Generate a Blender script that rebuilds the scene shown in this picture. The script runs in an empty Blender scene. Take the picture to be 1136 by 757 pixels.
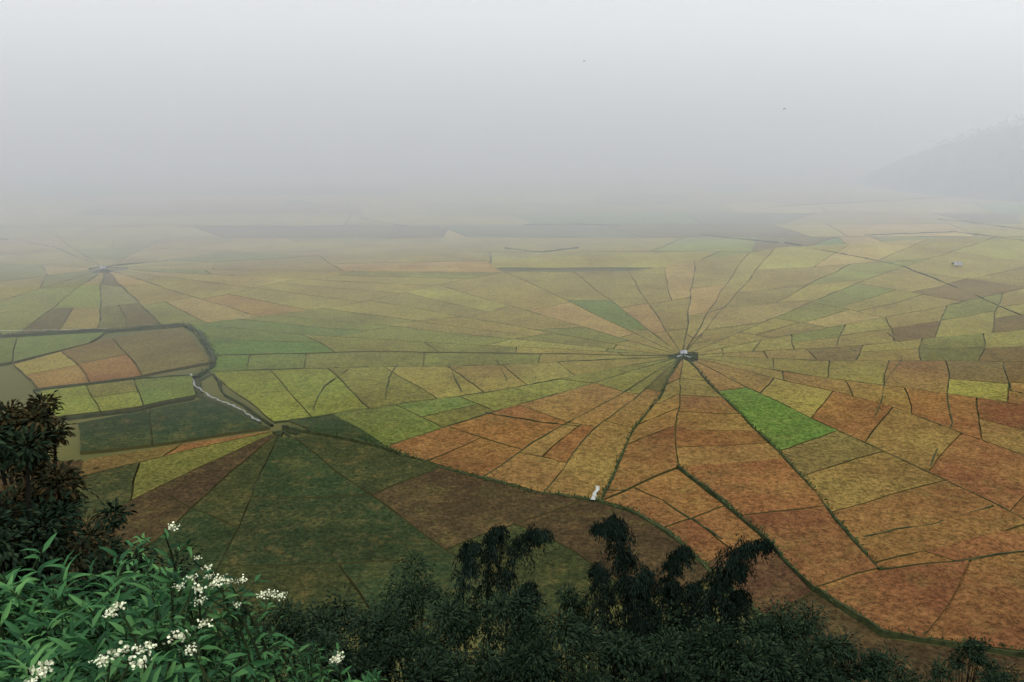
import bpy, math, random
import numpy as np
from mathutils import Vector, noise
random.seed(7); rng=np.random.default_rng(7)
H=80.0; F=945.0; CX,CY=568.0,378.5; TH=math.radians(14.17)
cs,sn=math.cos(TH),math.sin(TH)
SC=bpy.context.scene
# ---------- survey helpers: measured bearings -> real world metres ----------
def sight(u,v,D):
    a=(u-CX)/F*D; b=(v-CY)/F*D
    return Vector((a, D*cs-b*sn, H-D*sn-b*cs))
def gnd(p):
    u,v=p
    a=(u-CX)/F; b=(v-CY)/F
    dy=cs-b*sn; dz=-sn-b*cs
    k=H/(-dz)
    x,y=a*k,dy*k
    w=noise.noise(Vector((x*.03,y*.03,0))),noise.noise(Vector((x*.03,y*.03,9)))
    w2=noise.noise(Vector((x*.12,y*.12,3))),noise.noise(Vector((x*.12,y*.12,5)))
    return (x+w[0]*1.6+w2[0]*.3, y+w[1]*2.0+w2[1]*.5)
def lin(c):
    c=c/255.0
    return c/12.92 if c<=0.04045 else ((c+0.055)/1.055)**2.4
K=3.0
def C(r,g,b): return (lin(r)/K,lin(g)/K,lin(b)/K)
# ---------- materials ----------
def newmat(name):
    m=bpy.data.materials.new(name); m.use_nodes=True
    nt=m.node_tree; return m,nt,nt.nodes,nt.links,nt.nodes['Principled BSDF']
def N(nt,t,**k):
    n=nt.nodes.new(t)
    for a,b in k.items(): setattr(n,a,b)
    return n
def noise_node(nt,scale,detail=4,rough=.6):
    n=N(nt,'ShaderNodeTexNoise'); n.inputs['Scale'].default_value=scale
    n.inputs['Detail'].default_value=detail; n.inputs['Roughness'].default_value=rough
    g=N(nt,'ShaderNodeNewGeometry'); nt.links.new(g.outputs['Position'],n.inputs['Vector'])
    return n
def remap(nt,sock,a,b,c,d):
    n=N(nt,'ShaderNodeMapRange'); nt.links.new(sock,n.inputs[0])
    for i,x in enumerate((a,b,c,d)): n.inputs[i+1].default_value=x
    return n.outputs[0]
def mixc(nt,fac,a,b,mode='MIX'):
    n=N(nt,'ShaderNodeMix',data_type='RGBA',blend_type=mode)
    for s,x in ((n.inputs[0],fac),(n.inputs[6],a),(n.inputs[7],b)):
        if isinstance(x,(int,float)): s.default_value=x
        elif isinstance(x,tuple): s.default_value=(*x[:3],1)
        else: nt.links.new(x,s)
    return n.outputs[2]
def mat_crop():
    m,nt,nd,lk,p=newmat('rice_crop')
    at=N(nt,'ShaderNodeAttribute',attribute_name='Col')
    big=noise_node(nt,.03,4,.6); mid=noise_node(nt,.2,7,.85); fine=noise_node(nt,1.0,6,.9)
    hs=N(nt,'ShaderNodeHueSaturation'); lk.new(at.outputs['Color'],hs.inputs['Color'])
    lk.new(remap(nt,big.outputs[0],.3,.7,.488,.515),hs.inputs['Hue'])
    c=mixc(nt,remap(nt,mid.outputs[0],.5,.68,0,.4),hs.outputs[0],C(120,92,52))
    c=mixc(nt,remap(nt,noise_node(nt,.07,8,.85).outputs[0],.5,.68,0,.5),c,C(100,96,50))
    v=mixc(nt,1.0,c,remap(nt,mid.outputs[0],.35,.65,.72,1.25),'MULTIPLY')
    v=mixc(nt,1.0,v,remap(nt,fine.outputs[0],.40,.60,.4,1.6),'MULTIPLY')
    v=mixc(nt,1.0,v,remap(nt,big.outputs[0],.3,.7,.8,1.18),'MULTIPLY')
    lk.new(v,p.inputs['Base Color']); p.inputs['Roughness'].default_value=.95
    p.inputs['Specular IOR Level'].default_value=.03
    b=N(nt,'ShaderNodeBump'); b.inputs['Strength'].default_value=.7; b.inputs['Distance'].default_value=.3
    lk.new(fine.outputs[0],b.inputs['Height']); lk.new(b.outputs[0],p.inputs['Normal'])
    return m
def mat_noise(name,c1,c2,scale,rough=.9,spec=.08,bump=0):
    m,nt,nd,lk,p=newmat(name)
    n=noise_node(nt,scale,5,.65)
    lk.new(mixc(nt,remap(nt,n.outputs[0],.35,.65,0,1),c1,c2),p.inputs['Base Color'])
    p.inputs['Roughness'].default_value=rough; p.inputs['Specular IOR Level'].default_value=spec
    if bump:
        b=N(nt,'ShaderNodeBump'); b.inputs['Strength'].default_value=.6; b.inputs['Distance'].default_value=bump
        lk.new(n.outputs[0],b.inputs['Height']); lk.new(b.outputs[0],p.inputs['Normal'])
    return m
def mat_leaf(name,cols,rough=.55,spec=.3,transl=0.0):
    m,nt,nd,lk,p=newmat(name)
    g=N(nt,'ShaderNodeNewGeometry'); r=N(nt,'ShaderNodeValToRGB')
    lk.new(g.outputs['Random Per Island'],r.inputs[0])
    e=r.color_ramp.elements
    while len(e)<len(cols): e.new(.5)
    for i,c in enumerate(cols):
        e[i].position=i/(len(cols)-1); e[i].color=(*c,1)
    n=noise_node(nt,.5,3)
    c=mixc(nt,1.0,r.outputs[0],remap(nt,n.outputs[0],.3,.7,.6,1.35),'MULTIPLY')
    lk.new(c,p.inputs['Base Color']); p.inputs['Roughness'].default_value=rough
    p.inputs['Specular IOR Level'].default_value=spec
    if transl:
        t=N(nt,'ShaderNodeBsdfTranslucent'); lk.new(c,t.inputs[0])
        mx=N(nt,'ShaderNodeMixShader'); mx.inputs[0].default_value=transl
        lk.new(p.outputs[0],mx.inputs[1]); lk.new(t.outputs[0],mx.inputs[2])
        lk.new(mx.outputs[0],nd['Material Output'].inputs[0])
    return m
def add(name,verts,faces,mats,fm=None,smooth=False,parent=None):
    me=bpy.data.meshes.new(name); me.from_pydata([tuple(v) for v in verts],[],[tuple(f) for f in faces])
    for m in (mats if isinstance(mats,list) else [mats]): me.materials.append(m)
    if fm is not None: me.polygons.foreach_set('material_index',np.array(fm,dtype=np.int32))
    if smooth: me.polygons.foreach_set('use_smooth',np.ones(len(me.polygons),dtype=bool))
    me.update()
    o=bpy.data.objects.new(name,me); SC.collection.objects.link(o)
    if parent: o.parent=parent
    return o
M_crop=mat_crop()
M_bund=mat_noise('bund_grass',C(70,76,40),C(48,56,32),.8,bump=.2)
M_side=mat_noise('crop_side',C(98,90,50),C(78,78,42),1.2)
M_base=mat_noise('plain_grass',C(104,98,52),C(88,90,46),.05)
M_hill=mat_noise('hill_soil',C(20,27,20),C(28,34,24),.6,bump=.2)
M_water,_nt,_,_,_p=newmat('water'); _p.inputs['Base Color'].default_value=(.05,.055,.05,1); _p.inputs['Roughness'].default_value=.35
M_foam=mat_noise('foam',C(205,205,195),C(160,160,150),1.5)
# ---------- fields ----------
cv=[];cf=[];cc=[];cm=[]
COLS=dict(O=(140,94,54),o=(146,110,60),R=(128,82,50),r=(88,62,42),Y=(150,138,66),y=(142,126,64),
 L=(128,134,54),l=(120,122,56),G=(92,118,50),g=(98,116,52),D=(52,66,38),d=(62,68,38),B=(114,96,54),b=(98,84,48),
 P=(162,136,78),W=(124,116,72),S=(94,98,62),N=(76,62,40),m=(98,96,46),e=(112,88,48))
COL={}
for k_,c_ in COLS.items():
    f_=0 if k_ in 'DdNr' else (.12 if k_ in 'GORL' else .22)
    c2_=[c_[i]*(1-f_)+(134,118,66)[i]*f_ for i in range(3)]
    COL[k_]=C(*c2_)
layer=[0]
def plen(pl):
    d=[0]
    for a,b in zip(pl,pl[1:]): d.append(d[-1]+math.hypot(b[0]-a[0],b[1]-a[1]))
    return d
def at(pl,t):
    d=plen(pl); s=t*d[-1]
    for i in range(len(pl)-1):
        if s<=d[i+1]+1e-9:
            k=(s-d[i])/max(1e-9,d[i+1]-d[i]); k=max(0,min(1,k))
            return (pl[i][0]+(pl[i+1][0]-pl[i][0])*k, pl[i][1]+(pl[i+1][1]-pl[i][1])*k)
    return pl[-1]
def cell(pts,col,gap=.2,h=.5):
    P=[Vector(gnd(p)) for p in pts]
    Q=[P[0]]
    for p in P[1:]:
        if (p-Q[-1]).length>.3: Q.append(p)
    if (Q[0]-Q[-1]).length<.3: Q.pop()
    if len(Q)<3: return
    ar=sum(a.x*b.y-b.x*a.y for a,b in zip(Q,Q[1:]+Q[:1]))/2
    if ar<0: Q.reverse(); ar=-ar
    if ar<4: return
    n=len(Q); R=[]
    for i in range(n):
        a,b,c=Q[i-1],Q[i],Q[(i+1)%n]
        e1=(b-a).normalized(); e2=(c-b).normalized()
        n1=Vector((-e1.y,e1.x)); n2=Vector((-e2.y,e2.x))
        m=(n1+n2)
        if m.length<1e-3: m=n1
        m.normalize(); k=gap*random.uniform(.5,1.6)/max(.4,m.dot(n1))
        R.append(b+m*k)
    ar2=sum(a.x*b.y-b.x*a.y for a,b in zip(R,R[1:]+R[:1]))/2
    if ar2<.25*ar or ar2<3: return
    z=h+layer[0]*.009+random.uniform(-.04,.04)
    s=len(cv)
    for p in R: cv.append((p.x,p.y,z))
    for p in R: cv.append((p.x,p.y,-.05))
    # far rice is paler; its colour is also brightened against light lost to fog
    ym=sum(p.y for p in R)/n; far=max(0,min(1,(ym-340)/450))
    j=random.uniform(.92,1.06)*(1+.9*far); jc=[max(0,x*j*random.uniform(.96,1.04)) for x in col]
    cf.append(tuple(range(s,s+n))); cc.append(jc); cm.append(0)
    for i in range(n):
        i2=(i+1)%n
        cf.append((s+i,s+n+i,s+n+i2,s+i2)); cc.append(jc); cm.append(1)
def patch(A,B,cuts,cols,subs=1,gap=.2,jit=.03,h=.5):
    """cells between two ground lines A and B"""
    layer[0]+=1
    k=0
    cuts=[(c,c) if not isinstance(c,tuple) else c for c in cuts]
    for j in range(len(cuts)-1):
        ns=subs[j%len(subs)] if isinstance(subs,(list,tuple)) else subs
        fr=[0]+[ (i/ns)+random.uniform(-.12,.12)/ns for i in range(1,ns)]+[1]
        (a0,b0),(a1,b1)=cuts[j],cuts[j+1]
        for i in range(ns):
            s0,s1=fr[i],fr[i+1]
            def pt(s,t0,t1):
                p=at(A,t0);q=at(B,t1); return (p[0]+(q[0]-p[0])*s,p[1]+(q[1]-p[1])*s)
            pts=[]; M=6
            for m in range(M+1): 
                t=m/M; pts.append(pt(s0,a0+(a1-a0)*t,b0+(b1-b0)*t))
            for m in range(1,M): pts.append(pt(s0+(s1-s0)*m/M,a1,b1))
            for m in range(M+1):
                t=1-m/M; pts.append(pt(s1,a0+(a1-a0)*t,b0+(b1-b0)*t))
            for m in range(1,M): pts.append(pt(s1+(s0-s1)*m/M,a0,b0))
            cell(pts,COL[cols[k%len(cols)]],gap,h); k+=1
def rc(n,lo=.03,hi=1,p=1.3,j=.25):
    r=[]
    for i in range(n+1):
        t=lo+(hi-lo)*(i/n)**p
        if 0<i<n:
            d=(hi-lo)/n*j; r.append((t+random.uniform(-d,d)*.6,t+random.uniform(-d,d)*.6))
        else: r.append((t,t))
    return r
layer[0]=-12
cell([(900,520),(1060,480),(1240,500),(1300,640),(1280,742),(1136,727),(990,704),(908,655)],COL['O'],h=.4)
cell([(840,640),(906,658),(985,708),(1136,732),(1280,744),(1280,790),(1100,790),(900,790)],COL['N'],h=.35)
layer[0]=0
A=(757,397)
S0=[A,(560,407),(380,409),(232,414)]
S1=[A,(540,437),(400,456),(302,470)]
S2=[A,(545,460),(425,499)]
S3=[A,(600,490),(532,531)]
S4=[A,(665,475),(598,549)]
S5=[A,(700,490),(662,557)]
S6=[A,(752,450),(750,520)]
S7=[A,(865,505),(975,635)]
S8=[A,(935,483),(1136,578),(1240,628)]
S85=[A,(1000,456),(1136,508),(1300,568)]
S9=[A,(940,425),(1136,452),(1300,475)]
S10=[A,(940,402),(1136,404),(1300,406)]
S11=[A,(940,386),(1136,368),(1300,352)]
S12=[A,(1000,350),(1136,322),(1300,290)]
S13=[A,(960,312),(1110,262)]
S14=[A,(860,276)]
S15=[A,(808,312),(830,282)]
S16=[A,(772,290)]
S17=[A,(697,303)]
S18=[A,(636,303)]
S19=[A,(560,303)]
S20=[A,(480,316)]
S21=[A,(400,333)]
S22=[A,(290,350)]
S23=[A,(400,378),(208,362)]
S24=[A,(420,392),(236,396)]
patch(S24,S0,[.03,.3,.55,.8,.92,1],'yllgGG')
patch(S0,S1,[.03,.26,.38,(.5,.49),(.63,.6),(.75,.76),(.87,.9),1],'yyyYlLLLGLg',[1,1,1,1,1,1,2])
patch(S1,S2,[.03,.3,(.42,.46),(.55,.62),(.7,.8),(.85,1),],'lllgmgDgD',[1,1,1,2,1])
layer[0]+=1
cell([(318,468),(345,464),(400,457),(430,463),(470,470),(448,484),(425,497),(390,490),(350,482)],COL['D'])
patch(S2,S3,[.03,.3,.55,.78,1],'loOOOR',[1,1,1,2])
patch(S3,S4,[.03,.3,.55,.8,1],'looOoO',[1,1,2,1])
patch(S4,S5,[.03,.25,.5,1],'mooO',[1,1,1])
patch(S5,S6,[.03,(.2,.2),(.34,.33),(.48,.46),(.62,.62),(1,1)],'oyooOOo',1)
patch(S6,S7,[.03,(.2,.12),(.35,.2),(.5,.28),(.65,.36),(.82,.42),(1,.5)],'yyooOoO',1)
patch([(750,520),(800,556),(850,600),(905,655)],[(866,507),(905,550),(975,635)],[0,.45,1],'ORO',1)
patch([(662,558),(700,568),(745,600),(800,645),(850,690)],[(750,522),(800,560),(850,604),(905,660)],[0,.34,.62,1],'OOROrR',[2,2,1])
patch(S7,S8,[.03,(.17,.15),(.465,.36),(.58,.46),(.74,.6),(.98,.8),],'oGBoORO',1)
patch([(978,637),(1060,624),(1136,612),(1260,592)],[(908,658),(990,706),(1136,728),(1280,740)],[0,.35,.7,1],'ROOR',[1,1,1])
patch([(975,633),(1060,600),(1100,585)],[(980,636),(1060,624),(1180,606)],[0,.4,1],'OR',1)
patch(S8,S85,[.03,.18,.3,.42,.56,.75,1],'oyOoOOROO',[1,1,1,1,1,2])
patch(S85,S9,[.03,.2,.34,.46,.6,.76,1],'yooOoROOR',[1,1,1,1,2,2])
patch(S9,S10,[.03,.18,.3,.42,.54,.66,.8,1],'yyyoYBoeYB',[1,1,1,1,2,2,2])
patch(S10,S11,rc(9),'yyyByYmleYb',[1,1,1,1,2,2,2])
patch(S11,S12,rc(10),'yyYylyYeyYlBY',[1,1,1,2,2,2,2,3])
patch(S12,S13,rc(8),'yyyYPlyYle',[1,1,2,2,3,2,2])
patch(S13,S14,rc(6),'yyPYyl',[1,1,1,2,2,3])
patch(S14,S15,rc(4),'yPy'); patch(S15,S16,rc(4),'yyPy')
patch(S16,S17,rc(3),'yyPy',[1,1,2]); patch(S17,S18,rc(3),'yPyy')
patch(S18,S19,[.03,.3,.66,1],'ygy'); patch(S19,S20,rc(3),'yPyP')
patch(S20,S21,rc(4),'ylyYy',[1,1,1,2]); patch(S21,S22,rc(4),'ylyyYl',[1,1,2,2])
patch(S22,S23,rc(4),'lYllgg',[1,1,1,2]); patch(S23,S24,rc(5),'yYllgG',[1,1,1,1,2])
# hub C fan
Cc=(115,300)
E=[(-140,331),(-120,374),(20,373),(108,370),(183,365),(290,354),(402,337),(480,319),(558,304),(520,275),(330,270),(190,262),(60,262),(-140,285),(-140,331)]
cols=['lyl','llY','yLb','bWm','Pyl','yyo','yPy','lyy','yyP','YlP','yPP','Yly','yYP','PlY']
for i in range(len(E)-1):
    patch([Cc,E[i]],[Cc,E[i+1]],rc(3,.06),cols[i],[1,1,2])
# left strips
layer[0]+=1
patch([(-80,379),(0,377),(118,371)],[(-80,416),(4,407),(100,383)],[0,.5,1],'ggg',1)
patch([(12,408),(120,378),(204,365)],[(45,433),(150,422),(234,405)],[0,.3,.6,1],'YoeOBy',[2,2,1])
patch([(48,436),(150,425),(214,420)],[(60,466),(140,456),(218,441)],[0,.3,.62,1],'LlLgg',[1,2,1])
patch([(82,472),(225,446),(280,472)],[(84,506),(200,493),(300,477)],[0,.4,1],'DD',1,h=.35)
# small fan B
Bh=(311,480)
b=[[Bh,(100,513)],[Bh,(60,540)],[Bh,(130,570),(40,610)],[Bh,(190,590),(110,650)],[Bh,(240,640),(236,700)],[Bh,(420,560),(600,690)],[Bh,(420,501),(510,528),(580,548),(655,560),(700,574),(745,604),(800,650)]]
patch(b[0],b[1],[.04,.5,1],'OeO'); patch(b[1],b[2],[.04,.6,1],'mdd')
patch(b[2],b[3],[.04,.5,1],'NNN'); patch(b[3],b[4],[.04,.5,1],'dDD')
patch(b[4],b[5],[.04,.35,.7,1],'DDdD',[1,1,2])
patch(b[5],b[6],[.04,.35,.65,1],'dNdNd',[1,1,2])
layer[0]+=1; cell([(95,515),(85,560),(40,612),(20,640),(-60,640),(-60,520)],COL['N'])
# distant fields
vs=[(300,282),(282,266),(266,252),(252,240),(240,229),(229,218),(218,208),(208,199),(199,190),(190,181)]
layer[0]=-30
for (v0,v1) in vs:
    ns=random.randint(12,17)
    fr=sorted(random.uniform(0,1) for _ in range(ns))
    patch([(-250,v0),(1400,v0-4)],[(-250,v1),(1400,v1-4)],[0]+[(f,min(1,f+random.uniform(-.03,.03))) for f in fr]+[1],
       ''.join(random.choice('PYLylGYBYPSbyl') for _ in range(30)),1,gap=.6)
me=bpy.data.meshes.new('rice_fields'); me.from_pydata(cv,[],cf)
me.materials.append(M_crop); me.materials.append(M_side)
me.polygons.foreach_set('material_index',np.array(cm,dtype=np.int32))
ca=me.color_attributes.new('Col','FLOAT_COLOR','CORNER')
arr=np.concatenate([np.tile(np.array([*c,1.0]),(len(f),1)) for f,c in zip(cf,cc)])
ca.data.foreach_set('color',arr.astype(np.float32).ravel())
o=bpy.data.objects.new('rice_fields',me); SC.collection.objects.link(o)
# ---------- terrain ----------
def hillz(x,y):
    fx=noise.noise(Vector((x*.02,y*.02,0)))*5+noise.noise(Vector((x*.08,y*.08,3)))*1.5
    foot=90+4*math.sin(x*.03+1)-max(0,min(60,x-15))*.12
    if y<0: return 78.0+(-y)*.25+fx*min(1,-y/20)
    t=y/foot
    z=78.0*(1-t)-4*math.sin(min(1,t)*math.pi)
    z+=fx*max(0,min(1,(y-12)/25))*min(1,max(0,(foot-y)/20))
    return max(z,-1.0)
gx=[-6000,-2500,-1200,-600,-300,0,300,600,1200,2500,6000]; gy=[-3000,-500,-20,100,300,600,1000,2000,4000,8000]
V=[(x,y,0) for y in gy for x in gx]; nx=len(gx)
Fc=[(j*nx+i,j*nx+i+1,(j+1)*nx+i+1,(j+1)*nx+i) for j in range(len(gy)-1) for i in range(nx-1)]
add('ground',V,Fc,M_base)
xs=np.linspace(-260,260,131); ys=np.linspace(-90,130,89)
V=[(x,y,hillz(x,y)) for y in ys for x in xs]; nx=len(xs)
Fc=[(j*nx+i,j*nx+i+1,(j+1)*nx+i+1,(j+1)*nx+i) for j in range(len(ys)-1) for i in range(nx-1)]
add('hillside',V,Fc,M_hill,smooth=True)
# ---------- dikes ----------
dv=[];df=[]
def dike(pts,w=1.2,h=.9,wob=.5):
    G=[]
    for a,bb in zip(pts,pts[1:]):
        n=8
        for i in range(n): G.append(Vector(gnd((a[0]+(bb[0]-a[0])*i/n,a[1]+(bb[1]-a[1])*i/n))))
    G.append(Vector(gnd(pts[-1]))); P=[]
    for a,bb in zip(G,G[1:]):
        n=max(1,int((bb-a).length/2.5)); 
        for i in range(n): P.append(a.lerp(bb,i/n))
    P.append(G[-1])
    s=len(dv)
    for i,p in enumerate(P):
        t=(P[min(i+1,len(P)-1)]-P[max(i-1,0)]).normalized(); n=Vector((-t.y,t.x))
        p=p+n*random.uniform(-1,1)*.1*wob
        k0=max(.4,1+.6*noise.noise(Vector((p.x*.06,p.y*.06,1))))
        ww=w*random.uniform(.7,1.25)*k0; hh=h*random.uniform(.75,1.15)*min(1.2,k0)+.1
        for k,z in ((-1,0),(-.55,hh),(.5,hh*.95),(1,0)): dv.append((p.x+n.x*ww*k*.5,p.y+n.y*ww*k*.5,z))
    for i in range(len(P)-1):
        for k in range(3): df.append((s+i*4+k,s+i*4+k+1,s+i*4+5+k,s+i*4+4+k))
for S in (S0,S1,S2,S3,S4,S8,S85,S9,S10): dike(S,.55,.55)
for S in (S5,S7): dike(S,.85,.75)
for S in (S11,S12,S13,S14,S16,S17,S18,S19,S20,S22,S23): dike(S,.45,.55)
MAIN=[(312,476),(350,484),(425,500),(510,529),(580,548),(655,559),(700,571),(745,602),(800,648),(850,690)]
LOWR=[(750,520),(800,557),(850,601),(905,656),(985,706),(1136,730),(1280,742)]
WEST=[(-80,376),(0,374),(120,369),(205,362),(222,372),(236,398),(236,410),(216,422)]
dike(MAIN,1.4,1.1,1)
dike(LOWR,.9,.9,1)
dike([(975,636),(1060,624),(1136,612),(1260,592)],.6,.7)
dike(WEST,2.4,1.4,1)
dike([(236,413),(250,440),(300,474)],.9,.8,1); dike([(40,434),(150,423),(214,419)],.9,.8); dike([(58,468),(140,458),(216,443)],.9,.8,1)
dike([(240,413),(218,424),(222,440),(285,472)],2.4,.45,1)
for e in b: dike(e,.55,.6)
for e in E[1:6]: dike([Cc,e],.7,.8)
dike([(115,298),(187,291)],2.,1.3); dike([(0,266),(60,275),(112,298)],1.2,1.)
for l in ([(1040,244),(1090,249),(1140,256),(1300,275)],[(960,262),(1060,258),(1136,268)],[(580,250),(630,249),(690,251)],[(385,222),(390,240),(380,252)],[(400,243),(450,252)],
          [(870,270),(1000,296),(1136,352)],[(862,270),(780,262)],[(860,230),(1000,222),(1136,215)],[(560,276),(600,281),(640,276)]): dike(l,1.3,.9,1)
for c in ([(370,408),(385,412),(362,430),(350,456)],[(440,405),(432,422),(428,446)],[(497,404),(500,418),(510,438)],[(553,403),(562,425)],[(1000,398),(985,430),(970,465)],[(1050,440),(1055,470),(1030,520)],
          [(935,372),(940,385),(950,392)],[(985,372),(1010,388)],[(1115,404),(1118,436),(1140,440)],[(540,460),(600,470),(650,475)],[(664,545),(720,545),(760,575),(805,605)],
          [(960,600),(1040,582),(1100,565)]): dike(c,.55,.65,.5)
add('paddy_dikes',dv,df,M_bund)
# ---------- water ----------
def ribbon(name,pts,w,z,mat):
    G=[Vector(gnd(p)) for p in pts];P=[]
    for a,bb in zip(G,G[1:]):
        n=max(1,int((bb-a).length/1.5))
        for i in range(n): P.append(a.lerp(bb,i/n))
    P.append(G[-1]); V=[];Fc=[]
    for i,p in enumerate(P):
        t=(P[min(i+1,len(P)-1)]-P[max(i-1,0)]).normalized(); n=Vector((-t.y,t.x)); p=p+n*random.uniform(-.3,.3)
        ww=w*random.uniform(.25,1.4)/2
        V+= [(p.x-n.x*ww,p.y-n.y*ww,z),(p.x+n.x*ww,p.y+n.y*ww,z)]
    for i in range(len(P)-1): Fc.append((2*i,2*i+1,2*i+3,2*i+2))
    return add(name,V,Fc,mat)
ribbon('stream',[(212,418),(217,430),(235,443),(262,457),(285,471)],.7,.85,M_water)
ribbon('stream',[(-60,372),(60,370),(120,368)],.6,1.5,M_water)
ribbon('weir_water',[(660,545),(656,553),(653,561)],.9,1.5,M_foam)
ribbon('pond',[(750,399),(757,397),(766,400)],1.6,.9,M_water)
# ---------- leaf system ----------
def leafmesh(name,P,D,L,W,mat,fold=.25,parent=None,six=False,droop=.25):
    P=np.asarray(P,float);D=np.asarray(D,float);n=len(P)
    D/=np.linalg.norm(D,axis=1)[:,None]+1e-9
    up=np.tile([0,0,1.],(n,1))+rng.normal(0,.45,(n,3))
    s=np.cross(D,up); s/=np.linalg.norm(s,axis=1)[:,None]+1e-9
    nn=np.cross(s,D)
    L=np.broadcast_to(L,(n,))[:,None];W=np.broadcast_to(W,(n,))[:,None]
    if six:
        a=P; b1=P+D*L*.35+s*W*.5+nn*W*fold; b2=P+D*L*.35-s*W*.5+nn*W*fold
        m=P+D*L*.38; c1=P+D*L*.72+s*W*.33+nn*(W*fold*.6-L*droop*.35); c2=P+D*L*.72-s*W*.33+nn*(W*fold*.6-L*droop*.35)
        m2=P+D*L*.73-nn*L*droop*.37; e=P+D*L*.98-nn*L*droop
        V=np.stack([a,b1,m,b2,c1,m2,c2,e],1).reshape(-1,3)
        base=(np.arange(n)*8)[:,None]
        tris=np.concatenate([base+np.array(t)[None] for t in ([0,1,2],[0,2,3],[1,4,5],[1,5,2],[2,5,6],[2,6,3],[4,7,5],[5,7,6])],0)
    else:
        V=np.stack([P,P+D*L*.5+s*W*.5,P+D*L-nn*L*droop,P+D*L*.5-s*W*.5],1).reshape(-1,3)
        base=(np.arange(n)*4)[:,None]
        tris=np.concatenate([base+np.array([0,1,2])[None],base+np.array([0,2,3])[None]],0)
    me=bpy.data.meshes.new(name)
    me.vertices.add(len(V)); me.vertices.foreach_set('co',V.astype(np.float32).ravel())
    me.loops.add(len(tris)*3); me.loops.foreach_set('vertex_index',tris.astype(np.int32).ravel())
    me.polygons.add(len(tris)); me.polygons.foreach_set('loop_start',np.arange(0,len(tris)*3,3,dtype=np.int32))
    me.update(calc_edges=True); me.validate()
    me.materials.append(mat)
    o=bpy.data.objects.new(name,me); SC.collection.objects.link(o)
    if parent: o.parent=parent
    return o
def tube(V,Fc,pts,r0,r1,k=6):
    s=len(V);n=len(pts)
    for i,p in enumerate(pts):
        t=(pts[min(i+1,n-1)]-pts[max(i-1,0)]).normalized()
        a=t.orthogonal().normalized(); bb=t.cross(a); r=r0+(r1-r0)*i/max(1,n-1)
        for j in range(k):
            an=2*math.pi*j/k; V.append(p+a*math.cos(an)*r+bb*math.sin(an)*r)
    for i in range(n-1):
        for j in range(k): Fc.append((s+i*k+j,s+i*k+(j+1)%k,s+(i+1)*k+(j+1)%k,s+(i+1)*k+j))
def empty(name,loc=(0,0,0)):
    e=bpy.data.objects.new(name,None); SC.collection.objects.link(e); return e
M_bark=mat_noise('bark',C(50,46,38),C(30,30,26),3)
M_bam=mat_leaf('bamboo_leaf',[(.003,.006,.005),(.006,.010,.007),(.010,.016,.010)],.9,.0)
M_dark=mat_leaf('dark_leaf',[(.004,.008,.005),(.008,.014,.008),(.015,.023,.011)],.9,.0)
M_bush=mat_leaf('bush_leaf',[(.007,.026,.010),(.013,.048,.016),(.028,.082,.026),(.055,.125,.036)],.6,.07,.3)
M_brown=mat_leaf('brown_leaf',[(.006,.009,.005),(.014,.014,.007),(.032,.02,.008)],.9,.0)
M_flower,_nt2,_,_,_p2=newmat('flower_white')
_nt2.links.new(mixc(_nt2,remap(_nt2,noise_node(_nt2,30).outputs[0],.35,.65,0,1),(.38,.38,.26),(.27,.28,.17)),_p2.inputs['Base Color']); _p2.inputs['Roughness'].default_value=.8
M_stem=mat_noise('stem',C(60,75,40),C(40,50,28),8)
def gz(x,y): return hillz(x,y)
def smoothpts(P,n=14):
    out=[]
    m=len(P)
    for i in range(m-1):
        p0=P[max(i-1,0)];p1=P[i];p2=P[i+1];p3=P[min(i+2,m-1)]
        for k in range(n//2):
            t=k/(n//2); out.append(.5*((2*p1)+(p2-p0)*t+(2*p0-5*p1+4*p2-p3)*t*t+(3*p1-p0-3*p2+p3)*t**3))
    out.append(P[-1]); return out
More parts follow.
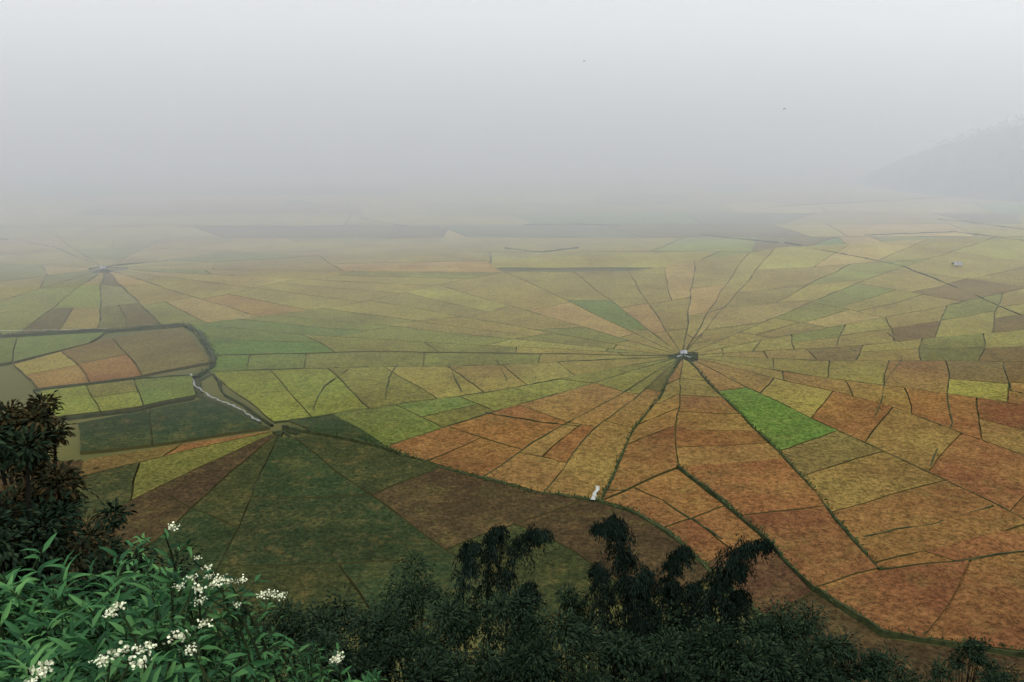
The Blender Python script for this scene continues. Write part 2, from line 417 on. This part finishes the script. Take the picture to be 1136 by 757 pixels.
# rough grass tufts growing along the canal banks
TP=[];TD=[]
for pl,wd,dn in ((MAIN,1.5,9),(LOWR,1.0,5),(WEST,2.2,8),(S5,.7,4),(S7,.7,4)):
    pts=[Vector(gnd(at(pl,i/240))) for i in range(241)]
    for a,bb in zip(pts,pts[1:]):
        for k in range(int((bb-a).length*dn*(.6+.8*max(0,noise.noise(Vector((a.x*.08,a.y*.08,2)))+.3)))):
            p=a.lerp(bb,random.random())
            TP.append((p.x+random.gauss(0,wd*.35),p.y+random.gauss(0,wd*.35),random.uniform(.5,1.2)))
            TD.append((random.gauss(0,.6),random.gauss(0,.6),1))
leafmesh('bank_grass',TP,TD,rng.uniform(.4,1.1,len(TP)),.3,mat_leaf('grass_blade',[(.012,.02,.008),(.022,.034,.012),(.035,.045,.016)],.9,0))
def bamboo(culms,D):
    e=empty('bamboo_clump'); V=[];Fc=[];LP=[];LD=[]
    for ci,c in enumerate(culms):
        d=D+random.uniform(-2.5,2.5)
        P=[sight(u,v,d+random.uniform(-.4,.4)) for u,v in c]
        g=P[0].copy(); root=Vector((g.x,g.y,min(gz(g.x,g.y)-.3,g.z-1)))
        S=smoothpts(P,16); tube(V,Fc,[root]+S,.09,.02)
        n=len(S)
        for k in range(150):            # drooping side sprays
            t=random.random()**.75; i=min(n-1,int(t*n)); p=S[i]
            q=Vector((random.gauss(0,1),random.gauss(0,1),random.uniform(-.1,.8))).normalized()
            Ls=(.5+1.2*(1-t)**.6)*random.uniform(.35,1.15)
            tw=[p,p+q*Ls*.5+Vector((0,0,.12)),p+q*Ls*.9-Vector((0,0,.25*Ls)),p+q*Ls*1.05-Vector((0,0,.75*Ls))]
            sp=smoothpts(tw,10)
            for m in range(26):
                w=sp[random.randrange(2,len(sp))]+Vector(rng.normal(0,.1,3))
                LP.append(w); LD.append(Vector((q.x*.4+random.gauss(0,.4),q.y*.4+random.gauss(0,.4),-.9)))
    add('culms',V,Fc,M_bam,parent=e); leafmesh('leaves',LP,LD,rng.uniform(.2,.42,len(LP)),.08,M_bam,parent=e)
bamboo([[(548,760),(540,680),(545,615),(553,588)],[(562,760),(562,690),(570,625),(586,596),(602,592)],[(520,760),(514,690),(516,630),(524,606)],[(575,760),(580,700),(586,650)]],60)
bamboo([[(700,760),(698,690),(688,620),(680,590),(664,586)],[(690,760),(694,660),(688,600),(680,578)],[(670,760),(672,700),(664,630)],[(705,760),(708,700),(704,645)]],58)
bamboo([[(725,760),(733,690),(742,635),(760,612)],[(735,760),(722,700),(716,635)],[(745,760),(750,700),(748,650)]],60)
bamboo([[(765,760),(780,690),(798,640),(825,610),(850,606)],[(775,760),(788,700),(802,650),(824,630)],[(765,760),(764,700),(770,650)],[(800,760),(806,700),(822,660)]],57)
def tree(u,v,D,rad,hgt,mat,name='tree',nl=260,ls=.4,nc=14):
    top=sight(u,v,D); e=empty(name)
    gx_,gy_=top.x,top.y; g=Vector((gx_,gy_,gz(gx_,gy_)-.3)); V=[];Fc=[];LP=[];LD=[]
    cen=top-Vector((0,0,hgt*.5))
    fork=g.lerp(cen,.55)
    tube(V,Fc,smoothpts([g,g.lerp(fork,.5)+Vector((random.uniform(-.3,.3),0,0)),fork]),.2,.12,8)
    for k in range(nc):
        q=Vector(rng.normal(0,1,3)).normalized()*random.uniform(.35,1)
        c=cen+Vector((q.x*rad,q.y*rad,q.z*hgt*.5))
        tube(V,Fc,smoothpts([fork,fork.lerp(c,.5)+Vector((0,0,-.3)),c],6),.08,.02,5)
        r=rad*random.uniform(.25,.5)
        for m in range(nl):
            w=Vector(rng.normal(0,1,3)).normalized()
            p=c+Vector((w.x,w.y,w.z*.7))*r*random.uniform(.2,1.1)*(1+.5*noise.noise(w*2+c))
            LP.append(p); LD.append(w+Vector((0,0,-.3)))
    add('trunk',V,Fc,M_bark,parent=e); leafmesh('foliage',LP,LD,rng.uniform(.5,1.3,len(LP))*ls,ls*.42,mat,parent=e)
TR=[(330,652,52,3.2,7),(395,660,50,3,7),(450,632,60,3.4,8),(500,650,54,3,8),(600,668,56,3,8),(640,655,62,2.6,8),(735,675,56,3,7),(850,662,56,3,7),(900,672,58,2.8,7),(935,705,54,2.4,6),(880,700,50,3,6),(560,670,52,3,7),(272,672,48,3,6),(680,690,50,2.6,6),(790,690,50,2.8,6),(430,690,46,2.6,6),(500,700,44,2.8,6),(620,705,46,2.8,6),(740,712,46,2.6,6),(840,712,48,2.6,6),(350,705,42,2.4,5),(965,722,56,2.,5)]
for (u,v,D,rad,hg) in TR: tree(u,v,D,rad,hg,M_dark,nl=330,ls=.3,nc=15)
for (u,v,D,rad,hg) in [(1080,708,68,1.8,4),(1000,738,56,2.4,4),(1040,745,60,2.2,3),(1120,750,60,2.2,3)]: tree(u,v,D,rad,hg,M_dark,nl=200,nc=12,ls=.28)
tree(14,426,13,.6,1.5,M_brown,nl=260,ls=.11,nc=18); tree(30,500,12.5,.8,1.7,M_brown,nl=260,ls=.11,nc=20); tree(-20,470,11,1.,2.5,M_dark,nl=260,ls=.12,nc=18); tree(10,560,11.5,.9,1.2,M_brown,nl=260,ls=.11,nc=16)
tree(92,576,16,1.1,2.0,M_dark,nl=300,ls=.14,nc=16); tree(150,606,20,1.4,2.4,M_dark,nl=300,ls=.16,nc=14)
# undergrowth
LP=[];LD=[]
for k in range(70000):
    y=random.uniform(26,96); x=random.uniform(-1,1)*(10+y*.75)
    z=gz(x,y)
    if z<=0.2: continue
    hh=.6+2.0*max(0,noise.noise(Vector((x*.2,y*.2,7)))+.3)
    LP.append((x,y,z+hh*random.random()**.6)); LD.append((random.gauss(0,1),random.gauss(0,1)-.3,random.uniform(-.3,.8)))
leafmesh('undergrowth',LP,LD,rng.uniform(.25,.55,len(LP)),.2,M_dark)
# ---------- near shrubs ----------
def shrub(name,tips,D0,nleaf,LL,LW,mat,flowers=0):
    e=empty(name);V=[];Fc=[];LP=[];LD=[];FV=[];FF=[]
    for (u,v,D) in tips:
        tip=sight(u,v,D); 
        ln=random.uniform(.7,1.1)
        lean=Vector((random.uniform(-.35,.35),random.uniform(-.3,.3),0))
        base=tip-Vector((0,0,ln))+lean
        root=Vector((base.x+lean.x,base.y+lean.y,gz(base.x,base.y)-.05))
        S=smoothpts([root,base,tip],16); tube(V,Fc,S,.018,.005,5)
        for k in range(nleaf):
            t=(k+random.random())/nleaf; p=base.lerp(tip,t)
            an=k*2.4+random.uniform(-.4,.4); up=.15+.9*t**3
            d=Vector((math.cos(an),math.sin(an),up+random.uniform(-.25,.25)))
            LP.append(p); LD.append(d)
        for k in range(4):
            an=random.uniform(0,6.28)
            sb=base.lerp(tip,random.uniform(.2,.8)); st=sb+Vector((math.cos(an)*.22,math.sin(an)*.22,.16)); tube(V,Fc,[sb,st],.006,.003,4)
            for m in range(nleaf//4):
                a2=m*2.4; LP.append(sb.lerp(st,random.uniform(.3,1))); LD.append(Vector((math.cos(an)+math.cos(a2)*.9,math.sin(an)+math.sin(a2)*.9,random.uniform(-.1,.6))))
        if flowers and random.random()<flowers:
            for q in range(random.randint(1,3)): flower(FV,FF,tip+Vector((random.gauss(0,.05),random.gauss(0,.05),.03)),random.uniform(.025,.05))
    add('stems',V,Fc,M_stem,parent=e)
    leafmesh('leaves',LP,LD,rng.uniform(.65,1.2,len(LP))*LL,LW,mat,parent=e,six=True,droop=.3)
    if FV: add('flowers',FV,FF,M_flower,parent=e)
def flower(V,Fc,c,r):
    for k in range(36):
        q=Vector((random.gauss(0,.5),random.gauss(0,.5),random.gauss(0,.25)+.1))*r
        p=c+q; s=r*.2
        a=Vector(rng.normal(0,1,3)).normalized(); b_=a.orthogonal().normalized(); c2=a.cross(b_)
        i=len(V)
        for m in range(5):
            an=m*1.2566; V.append(p+(b_*math.cos(an)+c2*math.sin(an))*s)
        Fc.append(tuple(range(i,i+5)))
def skyline(u):
    pts=[(-60,590),(0,600),(45,592),(90,612),(150,585),(190,600),(215,650),(260,655),(310,690),(370,705),(430,735),(520,765)]
    for a,b_ in zip(pts,pts[1:]):
        if a[0]<=u<=b_[0]: return a[1]+(b_[1]-a[1])*(u-a[0])/(b_[0]-a[0])
    return 760
tips=[]
for k in range(110):
    u=random.uniform(-60,205); t=random.random()
    tips.append((u,skyline(u)+12+t*190+random.uniform(0,25),6.2-2.2*t))
shrub('broadleaf_shrub',tips,5,26,.18,.036,M_bush)
tips=[]
for k in range(120):
    u=random.uniform(150,440); t=random.random()
    tips.append((u,skyline(u)+12+t*120,8.2-2*t))
shrub('flowering_shrub',tips,7,24,.13,.032,M_bush,.0)
tips=[(150,722,3.9),(122,735,3.9),(205,702,4),(45,752,3.6),(212,655,5.5),(232,662,5.6),(240,648,5.7),(258,652,5.8),(190,655,5.6),(218,640,5.7),(300,665,6.5),(136,680,4.8),(262,676,5.8),(375,735,7),(215,622,5.9),(183,592,5.9),(160,733,3.9),(200,722,4)]
shrub('flowering_shrub',tips,5,16,.12,.03,M_bush,1.0)
# ---------- houses & hut ----------
M_wall=mat_noise('wall_paint',(.6,.6,.58),(.5,.5,.48),.5); M_roof=mat_noise('roof_tin',C(190,195,200),C(120,115,115),.6); M_door=mat_noise('door',C(60,50,40),C(50,40,35),2)
def house(x,y,z,w,d,h,name='house',rot=0,open_=False):
    e=empty(name); e.location=(x,y,z); e.rotation_euler=(0,0,rot)
    V=[(sx*w/2,sy*d/2,zz) for zz in (0,h) for sx,sy in ((-1,-1),(1,-1),(1,1),(-1,1))]+[(-w/2,0,h+d*.35),(w/2,0,h+d*.35)]
    if not open_: add('walls',V,[(0,1,5,4),(1,2,6,9,5),(2,3,7,6),(3,0,4,8,7)],M_wall,parent=e)
    else:
        PV=[];PF=[]
        for sx in(-1,1):
            for sy in(-1,1): tube(PV,PF,[Vector((sx*w*.42,sy*d*.42,0)),Vector((sx*w*.42,sy*d*.42,h))],.08,.08)
        add('posts',PV,PF,M_bark,parent=e)
    o=.4;R=[(-w/2-o,-d/2-o,h-.25),(w/2+o,-d/2-o,h-.25),(w/2+o,0,h+d*.35+.08),(-w/2-o,0,h+d*.35+.08),(w/2+o,d/2+o,h-.25),(-w/2-o,d/2+o,h-.25)]
    R2=[(a,b_,c+.12) for a,b_,c in R]
    add('roof',R+R2,[(0,3,2,1),(3,5,4,2),(6,7,8,9),(9,8,10,11),(0,1,7,6),(4,5,11,10),(1,2,8,7),(2,4,10,8),(3,0,6,9),(5,3,9,11)],M_roof,parent=e)
    if not open_:
        def q(x0,x1,z0,z1): return [(x0,-d/2-.03,z0),(x1,-d/2-.03,z0),(x1,-d/2-.03,z1),(x0,-d/2-.03,z1)]
        add('door',q(-.5,.5,0,2.1),[(0,1,2,3)],M_door,parent=e)
        for k in (-1,1): add('window',q(k*w*.3-.6,k*w*.3+.6,1,2.1),[(0,1,2,3)],M_door,parent=e)
gx_,gy_=gnd((1062,297)); house(gx_,gy_,0,4.5,3,2.2,'field_hut',.2,True)
gx_,gy_=gnd((116,301)); house(gx_,gy_,0,3,2.5,2,'field_hut',.1,True)
gx_,gy_=gnd((757,395)); house(gx_,gy_,0,1.8,1.5,1.3,'field_hut',.1,True)
# far misty hill on the right
def fhz(x,y):
    cx=(x-900)/420; cy=(y-1150)/420
    b_=max(0,1-cx*cx*(1 if x<900 else .15)-cy*cy)
    n=noise.noise(Vector((x*.006,y*.006,1)))*.25+noise.noise(Vector((x*.02,y*.02,4)))*.06
    return 120*b_**1.1*(1+n)-1.5
xs=np.linspace(450,1700,90); ys=np.linspace(700,1600,60); nx=len(xs)
V=[(x,y,fhz(x,y)) for y in ys for x in xs]
Fc=[(j*nx+i,j*nx+i+1,(j+1)*nx+i+1,(j+1)*nx+i) for j in range(len(ys)-1) for i in range(nx-1)]
add('hill',V,Fc,mat_noise('hill_forest',C(30,42,30),C(60,62,40),.03),smooth=True)
LP=[];LD=[]
for k in range(900):
    x=random.uniform(500,1100);y=random.uniform(760,1200); z=fhz(x,y)
    if z<2: continue
    s=random.uniform(3,9)
    for m in range(45):
        q=Vector(rng.normal(0,.5,3))*s; LP.append((x+q.x,y+q.y,z+s+q.z)); LD.append(q)
leafmesh('distant_trees',LP,LD,2.6,1.8,M_dark)
for (x,y) in [(590,905),(622,930),(650,900),(668,960),(570,880),(700,925),(610,860)]:
    house(x,y,fhz(x,y)+.2,14,9,5,'house',random.uniform(-.4,.4))
# birds
def bird(p,s):
    V=[];Fc=[]; c=Vector(p)
    tube(V,Fc,[c+Vector((-s*.5,0,0)),c+Vector((-s*.2,0,0)),c+Vector((s*.25,0,.02)),c+Vector((s*.5,0,.03))],s*.05,s*.08)
    i=len(V); V+=[c,c+Vector((s*.25,0,0)),c+Vector((-.05,s*.7,s*.3)),c+Vector((-.05,-s*.7,s*.3)),c+Vector((-s*.5,0,0)),c+Vector((-s*.8,s*.15,0)),c+Vector((-s*.8,-s*.15,0))]
    Fc+=[(i,i+1,i+2),(i,i+3,i+1),(i+4,i+5,i+6)]
    add('bird',V,Fc,M_door)
bird(sight(870,121,80),.28); bird(sight(648,68,90),.25)
# ---------- fog ----------
def fog(name,y0,y1,z1,dens,xw=4000):
    m=bpy.data.materials.new(name); m.use_nodes=True; nt=m.node_tree; nt.nodes.clear()
    o=nt.nodes.new('ShaderNodeOutputMaterial'); s=nt.nodes.new('ShaderNodeVolumeScatter')
    s.inputs['Color'].default_value=(.95,.98,.97,1); s.inputs['Density'].default_value=dens; s.inputs['Anisotropy'].default_value=0.0
    nt.links.new(s.outputs[0],o.inputs['Volume'])
    V=[(-xw,y0,-5),(xw,y1,-5),(xw,5000,-5),(-xw,5000,-5),(-xw,y0,z1),(xw,y1,z1),(xw,5000,z1),(-xw,5000,z1)]
    add(name,V,[(0,3,2,1),(4,5,6,7),(0,1,5,4),(1,2,6,5),(2,3,7,6),(3,0,4,7)],m)
fog('fog_bank',-760,1760,260,.0025)
fog('haze',-560,1000,300,.0007,3900)
# ---------- light ----------
w=bpy.data.worlds.new('World'); SC.world=w; w.use_nodes=True; nt=w.node_tree
sky=nt.nodes.new('ShaderNodeTexSky'); sky.sky_type='NISHITA'; sky.sun_disc=False
sky.sun_elevation=math.radians(55); sky.sun_rotation=math.radians(180); sky.dust_density=1
hs=nt.nodes.new('ShaderNodeHueSaturation'); hs.inputs['Saturation'].default_value=.16
nt.links.new(sky.outputs[0],hs.inputs['Color'])
# overcast sky: brighter overhead than at the horizon
tc=nt.nodes.new('ShaderNodeTexCoord'); sx=nt.nodes.new('ShaderNodeSeparateXYZ'); nt.links.new(tc.outputs['Generated'],sx.inputs[0])
fac=remap(nt,sx.outputs[2],.15,.95,.14,3.3)
tint=mixc(nt,1.0,hs.outputs[0],(.97,1.0,.98),'MULTIPLY')
nt.links.new(mixc(nt,1.0,tint,fac,'MULTIPLY'),nt.nodes['Background'].inputs[0])
nt.nodes['Background'].inputs[1].default_value=.335
sl=bpy.data.lights.new('sun','SUN'); sl.energy=1.3; sl.angle=math.radians(25); sl.color=(1,.97,.92)
so=bpy.data.objects.new('sun',sl); SC.collection.objects.link(so); so.rotation_euler=(math.radians(35),0,0)
SC.view_settings.view_transform='Standard'; SC.view_settings.look='None'
cam=bpy.data.cameras.new('camera'); cam.lens=36*F/1136; cam.clip_end=20000; cam.clip_start=.05
co=bpy.data.objects.new('camera',cam); SC.collection.objects.link(co); co.location=(0,0,H); co.rotation_euler=(math.pi/2-TH,0,0)
SC.camera=co
